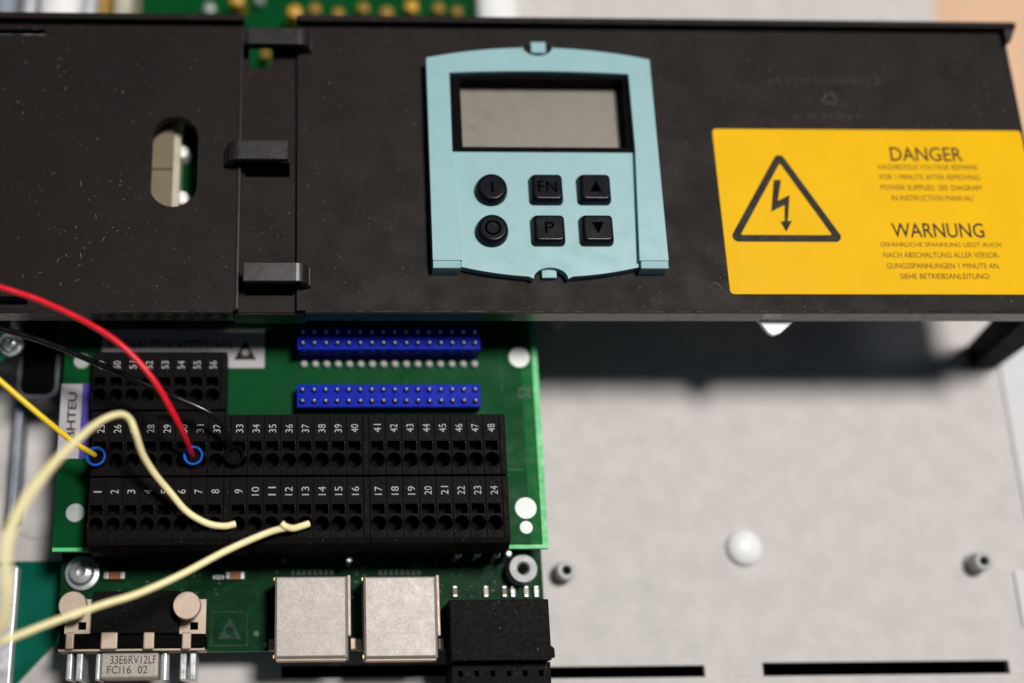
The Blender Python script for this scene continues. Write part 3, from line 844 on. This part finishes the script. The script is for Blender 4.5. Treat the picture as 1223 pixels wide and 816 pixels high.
# front rim with a bump at the channel
def rim(x0, x1, y0):                                          # glossy moulded edge strip with a rounded top corner
    return MB().profile_x([(y0 - .75, 35.4), (y0 + 1.2, 35.4), (y0 + 1.2, Z_C - TH - .02), (y0 - .02, Z_C - TH - .02), (y0 - .02, Z_C - .05), (y0 - .3, Z_C - .15), (y0 - .5, Z_C - .5)], x0, x1)
part('front_rim', rim(XL, xg0 - 1.2, yf), 'gloss', cov)
part('front_rim', rim(xg1 + 1.8, xr, yf), 'gloss', cov)
bu = MB().profile_x([(yf - .9, 33.8), (yf + 1.4, 33.8), (yf + 1.4, 36.7), (yf + .08, 36.7), (yf + .08, 38.3), (yf - .4, 38.2)], xg0 - 1.15, xg1 + 1.75)
part('rim_bump', bu, 'gloss', cov, bevel=.3)
# hooks
def hook(px0, py0, px1, py1, side):
    zt = Z_C + 4.2
    a = rect(px0, py0, px1, py1, zt); x0, y0, x1, y1 = a; th = 1.5
    d = [(0, zt - th), (0, zt)]
    L_ = x1 - x0; r = 2.5
    prof = [(0, zt - th), (0, zt), (L_ - r, zt)]
    prof += [(L_ - r + r * math.sin(t_), zt - r + r * math.cos(t_)) for t_ in [math.pi / 2 * k / 6 for k in range(1, 7)]]
    prof += [(L_, zt - 2.7), (L_ + .6, zt - 2.9), (L_ + .6, Z_C + .02), (L_ - th, Z_C + .02), (L_ - th, zt - r)]
    ri = r - .9
    prof += [(L_ - th - .5 + .5 * math.cos(t_), zt - th - .5 + .5 * math.sin(t_)) for t_ in [math.pi / 2 * k / 4 for k in range(1, 5)]]
    if side > 0: pr2 = [(x0 + u, z) for u, z in prof]
    else: pr2 = [(x1 - u, z) for u, z in prof]
    part('hook', MB().profile_y(pr2, y0, y1), 'hook', cov, bevel=.42)


hook(296, 33, 370, 52, 1); hook(271, 167, 344, 190, -1); hook(290, 313, 368, 336, 1)
# slanted leg at the right end and supports
fx, fy_ = at(1181, 436, 0)
lg = MB()
ya_, yb2 = fy_ - .5, fy_ + 9
v = [(fx - 5, fy_ - 1, .03), (fx + 2, fy_ - 1, .03), (fx + 2, fy_ + 5, .03), (fx - 5, fy_ + 5, .03),
     (xr - 3, yf + 1.4, 34.6), (xr + 6, yf + 1.4, 37.3), (xr + 6, yf + 8, 37.3), (xr - 3, yf + 8, 34.6)]
lg.add(v, [(3, 2, 1, 0), (4, 5, 6, 7), (0, 1, 5, 4), (1, 2, 6, 5), (2, 3, 7, 6), (3, 0, 4, 7)])
part('leg', lg, 'bezel', cov, bevel=.5)
part('leg', MB().box(xr - 14, yb_ - 6, .03, xr - 3, yb_ - 2, 37.4), 'bezel', cov)
part('leg', MB().box(XL + 4, yb_ - 6, .03, XL + 10, yb_ - 2, 37.4), 'bezel', cov)
# moulded marks above the warning label: worn line of characters, recycling triangle, second line
random.seed(5)
def glyphs(px0, px1, py, h, parent):
    mb = MB(); x, y = at(px0, py, Z_C); xe = at(px1, py, Z_C)[0]
    while x < xe:
        wd = random.uniform(.9, 1.4); k = random.randrange(4); z0, z1 = Z_C + .005, Z_C + .06
        if k != 1: mb.box(x, y, z0, x + .22, y + h, z1)
        if k != 2: mb.box(x + .23, y + h - .24, z0, x + wd, y + h, z1)
        if k > 1: mb.box(x + .23, y + h * .45, z0, x + wd * .9, y + h * .45 + .2, z1)
        if k < 2: mb.box(x + wd * .6, y, z0, x + wd * .6 + .2, y + h - .25, z1)
        x += wd + .45
    o = part('moulded_line', mb, 'moulded', parent); o['kind'] = 'stuff'


M['moulded'] = mat('moulded_relief', (0.018, 0.0155, 0.015), 0.5, spec=0.3)
glyphs(919, 1036, 101, 1.6, cov); glyphs(962, 1026, 143, 1.4, cov)
x, y = at(1047, 96, Z_C); put('moulded_number', text_mesh('2', 1.7, 2.2, 'moulded'), cov, (x, y, Z_C + .04))
x, y = at(991, 118, Z_C)
for k in range(3):
    a0 = math.radians(90 + 120 * k); p0 = Vector((x + 2.4 * math.cos(a0), y + 2.2 * math.sin(a0)))
    a1 = math.radians(90 + 120 * (k + 1)); p1 = Vector((x + 2.4 * math.cos(a1), y + 2.2 * math.sin(a1)))
    d = (p1 - p0); u = d.normalized(); nn = Vector((-u.y, u.x)); q0 = p0 + u * .9; q1 = p1 - u * .7
    part('moulded_arrow', MB().prism([tuple(q0 - nn * .3), tuple(q1 - nn * .3), tuple(q1 + u * .4 + nn * .05), tuple(q1 + nn * .35), tuple(q0 + nn * .3)][::1], Z_C + .005, Z_C + .06), 'moulded', cov)

# ------------------------------------------------------------------ warning label
zs = Z_C + .12
c0 = at(850, 155, zs); c1 = at(873, 352, zs); sx0 = (c0[0] + c1[0]) / 2
sy1 = at(1000, 155, zs)[1]; sy0 = at(1000, 351.5, zs)[1]; sx1 = at(1219, 158, zs)[0]
wl_ = thing('warning_label', 'yellow DANGER and WARNUNG label with lightning triangle on the cover', 'warning label', ((sx0 + sx1) / 2, (sy0 + sy1) / 2, Z_C))
part('sheet', MB().prism(rrect(sx0, sy0, sx1, sy1, .9), Z_C + .02, zs), 'yellow', wl_)
zp = zs + .012
def P(px, py): return at(px, py, zp)
t0, t1, t2 = P(931, 186), P(877, 290), P(1003, 288)
def tri_loop(pts, r, n=6):
    """triangle with rounded corners"""
    out = []
    for i in range(3):
        p = Vector(pts[i]); a_ = (Vector(pts[i - 1]) - p).normalized(); b_ = (Vector(pts[(i + 1) % 3]) - p).normalized()
        bis = (a_ + b_).normalized(); s_ = math.sqrt((1 - a_.dot(b_)) / 2); c_ = p + bis * (r / s_)
        s0 = c_ - (c_ - (p + a_ * (c_ - p).dot(a_))) ; A0 = p + a_ * (c_ - p).dot(a_); A1 = p + b_ * (c_ - p).dot(b_)
        th0 = math.atan2(*(A0 - c_).yx); th1 = math.atan2(*(A1 - c_).yx)
        dth = (th1 - th0 + math.pi) % (2 * math.pi) - math.pi
        for k in range(n + 1): out.append((c_.x + r * math.cos(th0 + dth * k / n), c_.y + r * math.sin(th0 + dth * k / n)))
    return out
yb0 = (t1[1] + t2[1]) / 2
ot = [(t0[0] - .1, t0[1] + 1.4), (t1[0] - 1.3, yb0), (t2[0] + 1.3, yb0)]
cxm = sum(p[0] for p in ot) / 3; cym = sum(p[1] for p in ot) / 3
it = [(cxm + (p[0] - cxm) * .78, cym + (p[1] - cym) * .78) for p in ot]
part('warning_triangle', MB().prism(tri_loop(ot, 1.3), zs + .006, zs + .02, [tri_loop(it, .25)]), 'print', wl_)
bolt = [P(*p) for p in ((924, 215), (933, 215), (929, 240), (943, 233), (941, 264), (946, 264), (939, 277), (932, 265), (937, 264), (937, 245), (921, 253))]
part('lightning_bolt', MB().prism(bolt, zs + .006, zs + .02), 'print', wl_)
lines = [('DANGER', 1063, 1149, 184, 17, 'print_soft', .012), ('HAZARDOUS VOLTAGE REMAINS', 1049, 1167, 199.5, 6.2, 'print_soft', .0), ('FOR 1 MINUTE AFTER REMOVING', 1051, 1170, 211.5, 6.4, 'print_soft', .0),
         ('POWER SUPPLIES. SEE DIAGRAM', 1052, 1172, 224, 6.4, 'print_soft', .0), ('IN INSTRUCTION MANUAL!', 1065, 1163, 236.5, 6.4, 'print_soft', .0),
         ('WARNUNG', 1065, 1175, 275, 17.5, 'print', .008), ('GEFÄHRLICHE SPANNUNG LIEGT AUCH', 1051, 1195, 291.5, 6.6, 'print_soft', .0), ('NACH ABSCHALTUNG ALLER VERSOR-', 1055, 1194, 304.5, 6.6, 'print_soft', .0),
         ('GUNGSSPANNUNGEN 1 MINUTE AN.', 1059, 1194, 317.5, 6.6, 'print_soft', .0), ('SIEHE BETRIEBSANLEITUNG!', 1075, 1182, 330, 6.6, 'print_soft', .0)]
for s, x0, x1, py, h, m, bo in lines:
    xa, y = P(x0, py); xb = P(x1, py)[0]
    hh = abs(P(x0, py - h / 2)[1] - P(x0, py + h / 2)[1])
    put('lettering', text_mesh(s, xb - xa, hh, m, bold=bo), wl_, ((xa + xb) / 2, y, zs + .02))
    if h < 10: C.objects[-1]['kind'] = 'stuff'

# ------------------------------------------------------------------ operator panel
ZP0, ZPB, ZPF = Z_C + .03, Z_C + 2.2, Z_C + 3.6                # underside, keypad level, raised frame level
def Q(px, py, z=ZPF): return at(px, py, z)
xl = (Q(510, 72)[0] + Q(516, 312)[0]) / 2; xr_ = (Q(777, 70)[0] + Q(797, 310)[0]) / 2
xc = (xl + xr_) / 2; hw_ = (xr_ - xl) / 2
Yc, Yt = Q(640, 70)[1], Q(640, 57)[1]                         # shoulder and crown of the top edge
Yr = Q(640, 311)[1]; Yk = Q(640, 319, ZPB)[1]; Ybm = Q(640, 331, ZPB)[1]
def crown(x): u = (x - xc) / hw_; return Yc + (Yt - Yc) * (1 - u * u)
def bulge(x, hw2): u = (x - xc) / hw2; return Yk + (Ybm - Yk) * (1 - u * u)
nr = 3.5
def arc_top(y_off, notch=True, sgn=-1):
    pts = []
    xsn = [xc + hw_ * (1 - 2 * i / 28) for i in range(29)]
    yn = crown(xc) + 1.2
    out = []
    done = False
    for x in xsn:
        if abs(x - xc) < nr:
            if not done:
                for k in range(13):
                    a_ = -math.pi * k / 12
                    out.append((xc + nr * math.cos(a_), yn - .6 + (nr - .8) * math.sin(a_)))
                done = True
            continue
        out.append((x, crown(x)))
    return out
irx = (Q(757, 130)[0] - Q(541, 130)[0]) / 2                   # half-width of the display window
Wt, Wb = Q(640, 85)[1], Q(640, 182, ZPB)[1]
def win_top(x): u = (x - xc) / irx; return Wt - .55 * u * u
pan = thing('operator_panel', 'teal operator panel with grey display and six black keys on the cover', 'control panel', (xc, (Yt + Ybm) / 2, Z_C))
top = arc_top(0)
iw_l, iw_b = irx, (Q(762, 311)[0] - Q(550, 311)[0]) / 2
win = [(xc - irx + 2 * irx * i / 16, win_top(xc - irx + 2 * irx * i / 16)) for i in range(17)]
U = top + [(xl, Yr), (xc - iw_b, Yr), (xc - irx, Wb)] + win + [(xc + irx, Wb), (xc + iw_b, Yr), (xr_, Yr)]
fr_o = part('frame', MB().prism(U, ZPB + .01, ZPF), 'teal', pan, bevel=.3)
for xa, xb in ((xl + .02, xc - iw_b - .3), (xc + iw_b + .3, xr_ - .02)):
    part('rail_end', MB().profile_x([(Yr - .02, ZPF - .1), (Yr - 1.6, ZPF - .5), (Yr - 2.0, ZP0 + .1), (Yr - .02, ZP0 + .1)], xa, xb), 'teal', pan, bevel=.15)
# keypad base under the frame, with the bottom bulge and notch
bt_ = []
hw2 = iw_b + .1
yn = bulge(xc, hw2) - 1.0; done = False
for i in range(25):
    x = xc - hw2 + 2 * hw2 * i / 24
    if abs(x - xc) < 3.7:
        if not done:
            for k in range(13):
                a_ = math.pi - math.pi * k / 12
                bt_.append((xc + 3.7 * math.cos(a_), yn + .6 + 2.6 * math.sin(a_)))
            done = True
        continue
    bt_.append((x, bulge(x, hw2)))
base = top + [(xl, Yr), (xc - hw2, Yr)] + bt_ + [(xc + hw2, Yr), (xr_, Yr)]
winhole = [(xc - irx, Wb), (xc + irx, Wb)] + [(x, y - .02) for x, y in reversed(win)]
part('keypad_base', MB().prism(base, ZP0, ZPB, [winhole]), 'teal', pan, bevel=.6)
# display well
dx0, dy0, dx1, dy1 = rect(551, 95, 747, 176, Z_C + 1.9)
part('display_bezel', MB().prism([(xc - irx + .03, Wb + .03), (xc + irx - .03, Wb + .03), (xc + irx - .03, win_top(xc + irx) - .1), (xc, Wt - .1), (xc - irx + .03, win_top(xc - irx) - .1)],
     Z_C - 2.4, Z_C + 1.9, [quad(dx0, dy0, dx1, dy1)]), 'bezel', pan)
part('display', MB().box(dx0 - 1, dy0 - 1, Z_C - 3.4, dx1 + 1, dy1 + 1, Z_C - 2.42), 'lcd', pan)
for (x0, y0, x1, y1) in ((634, 50, 652, 63), (647, 318, 665, 332)):
    a = rect(x0, y0, x1, y1, Z_C + 1.2)
    part('snap_tab', MB().box(a[0], a[1], Z_C - 3.5, a[2], a[3], Z_C + 1.2), 'teal', pan, bevel=.2)
for nn_ in (n1, n2): part('dark_disc', MB().lathe(nn_[0], nn_[1] - .2, [(3.6, Z_C - 4.6), (3.6, Z_C - 3.6)], 20), 'bezel', pan)  # black discs added below the notches in place of shade, hiding lit ground
# keys
def key(px, py, sym, shape):
    zk = ZPB + 2.3; x, y = at(px, py, zk)
    if shape == 'round':
        r = 3.3
        k = part('key', MB().lathe(x, y, [(r * 1.1, ZPB + .02), (r * 1.07, ZPB + .8), (r, zk - .6), (r * .93, zk - .2), (r * .84, zk), (r * .76, zk), (.05, zk)], 32), 'rubber', pan, smooth=True)
    else:
        h = 3.38
        mb = MB(); rings = []
        for s_, z in ((1.08, ZPB + .02), (1.06, ZPB + .8), (.99, zk - .6), (.93, zk - .15), (.86, zk), (.78, zk)):
            rings.append([(x + (u - x) * 1, v_, z) for u, v_ in rrect(x - h * s_, y - h * .93 * s_, x + h * s_, y + h * .93 * s_, .85 * s_, 4)])
        n = len(rings[0]); v = [p for rg in rings for p in rg]; f = []
        for j in range(len(rings) - 1):
            for i in range(n): f.append((j * n + i, j * n + (i + 1) % n, (j + 1) * n + (i + 1) % n, (j + 1) * n + i))
        f.append(tuple(range((len(rings) - 1) * n, len(rings) * n)))
        k = part('key', mb.add(v, f), 'rubber', pan, smooth=True)
    zt = zk + .03
    if sym == 'up': part('symbol', MB().prism([(x - 1.3, y - 1.2), (x + 1.3, y - 1.2), (x + .1, y + 1.5)], zk + .005, zt), 'symbol', k)
    elif sym == 'down': part('symbol', MB().prism([(x - 1.3, y + 1.3), (x, y - 1.4), (x + 1.3, y + 1.3)], zk + .005, zt), 'symbol', k)
    elif sym == 'ring': part('symbol', MB().prism(circle(x, y, 1.75, 28), zk + .005, zt, [circle(x, y, 1.3, 28)]), 'symbol', k)
    else:
        wd = {'I': .5, 'FN': 4.2, 'P': 2.0}[sym]
        put('symbol', text_mesh(sym, wd, 2.6, 'symbol'), k, (x, y, zt))


key(588, 223, 'I', 'round'); key(589, 272, 'ring', 'round')
key(654, 223, 'FN', 'sq'); key(656.5, 272, 'P', 'sq'); key(711.5, 223, 'up', 'sq'); key(714.5, 272, 'down', 'sq')

# ------------------------------------------------------------------ wires
def wire(name, label, pts, rad, m, ferr=None):
    P3 = [at3(a_, b_, c_ + 4.5 * min(1, max(0, (50 - c_) / 14))) for a_, b_, c_ in pts]
    t = thing(name, label, 'wire', P3[-1], 'loose wires')
    part('insulation', MB().tube(P3, rad), m, t, smooth=True)
    if ferr:
        px, py, col = ferr; x, y = at(px, py, Z_T + 1.2); z = Z_T
        n = 28
        pr_ = [(1.25, z - 2.5), (1.5, z + .2), (2.0, z + 1.5), (2.1, z + 2.0), (1.95, z + 2.2), (1.66, z + 2.0), (1.5, z + 1.4), (1.35, z + .3)]
        part('ferrule', MB().lathe(x, y, pr_, n, cap=False), col, t, smooth=True)
        part('ferrule_bore', MB().lathe(x, y, [(1.4, z - 2), (1.42, z + .9), (.1, z + .8)], n), 'hole', t)
    return t


wire('red_wire', 'red wire arching from the left over the cover edge into terminal 31',
     [(-60, 322, 52), (0, 343, 51), (50, 360, 50), (110, 389, 49), (150, 417, 48), (184, 455, 45), (208, 496, 39), (222, 525, 32), (229, 544, 25.5), (231, 549, 22)], .63, 'red', (231, 545, 'ferrule'))
wire('yellow_wire', 'thin bright yellow wire running straight from the left edge into terminal 25',
     [(-50, 412, 40), (0, 455, 38), (50, 498, 34), (85, 526, 30), (105, 539, 27.5), (113, 544, 25.5), (115, 547, 22)], .6, 'yel', (115, 546, 'ferrule'))
wire('cream_wire', 'pale cream wire looping up from the left edge into terminal 9',
     [(-40, 782, 58), (-6, 757, 63), (6, 735, 65), (8, 700, 67), (7, 655, 68), (22, 612, 67), (54, 565, 63), (96, 522, 56), (122, 502, 51), (143, 495, 47), (155, 501, 44), (162, 518, 42), (170, 542, 37), (184, 565, 33), (203, 588, 30), (223, 611, 28), (247, 625, 27), (267, 628.5, 26.5), (281, 626, 26)], [1.0] * 6 + [.92, .82] + [.72] * 11, 'cream')
wire('cream_wire', 'pale cream wire running up from the lower left edge into terminal 13',
     [(-60, 784, 44), (0, 767, 42), (60, 744, 39), (120, 723, 35.5), (165, 709, 33), (215, 687, 31), (270, 658, 29), (318, 637, 28), (343, 630, 28)], .72, 'cream')
o = bpy.data.objects[C.objects[-1].parent.name]
bend = [at3(*p) for p in ((336, 625, 33.2), (341, 629, 33.0), (350, 631, 32.0), (360, 628.5, 31.0), (369, 625.5, 30.5))]
part('bent_tip', MB().tube(bend, .72), 'cream', o, smooth=True)
wire('black_wire', 'thin black wire crossing under the red one into terminal 33',
     [(-60, 380, 34), (0, 393, 34), (60, 411, 34), (120, 436, 34), (170, 458, 34), (215, 477, 34), (248, 492, 33), (264, 506, 31), (273, 526, 28), (277, 540, 25), (279, 546, 22)], .64, 'blackwire', (280, 545, 'block'))

# ------------------------------------------------------------------ lint and specks lying on the cover
random.seed(21)
ln = MB()
for k in range(46):
    px = random.choice((random.gauss(90, 60), random.uniform(10, 840))); py = random.choice((random.gauss(300, 35), random.uniform(60, 350)))
    if not (5 < px < 845 and 45 < py < 362) or 175 < px < 400 or 500 < px < 805: continue
    x, y = at(px, py, Z_C + .06); a = random.uniform(0, 6.28); l = random.uniform(.3, 1.3); c = random.uniform(-.5, .5)
    p = [(x + l * t_ * math.cos(a + c * t_), y + l * t_ * math.sin(a + c * t_), Z_C + .07) for t_ in (0, .5, 1)]
    ln.tube(p, random.uniform(.03, .055), 5, sub=3)
x, y = at(850, 338, Z_C + .1)
ln.tube([(x, y, Z_C + .1), (x + .9, y - .2, Z_C + .25), (x + 1.6, y - .8, Z_C + .3), (x + 2.0, y - 1.6, Z_C + .2)], .06, 5)
M['lint'] = mat('grey_lint', (0.22, 0.21, 0.20), 0.9, spec=.1)
o = part('lint', ln, 'lint', cov); o['kind'] = 'stuff'
# tiny printed marks and pads scattered over the visible strip of the lower board
pm = MB()
for k in range(70):
    x, y = at(random.uniform(120, 640), random.uniform(660, 715), Z_LOW); l = random.uniform(.25, .9)
    pm.box(x, y, Z_LOW + .012 + k * .0004, x + l, y + random.uniform(.2, .45), Z_LOW + .045 + k * .0004)
o = part('printed_mark', pm, 'silk_dim', low); o['kind'] = 'stuff'
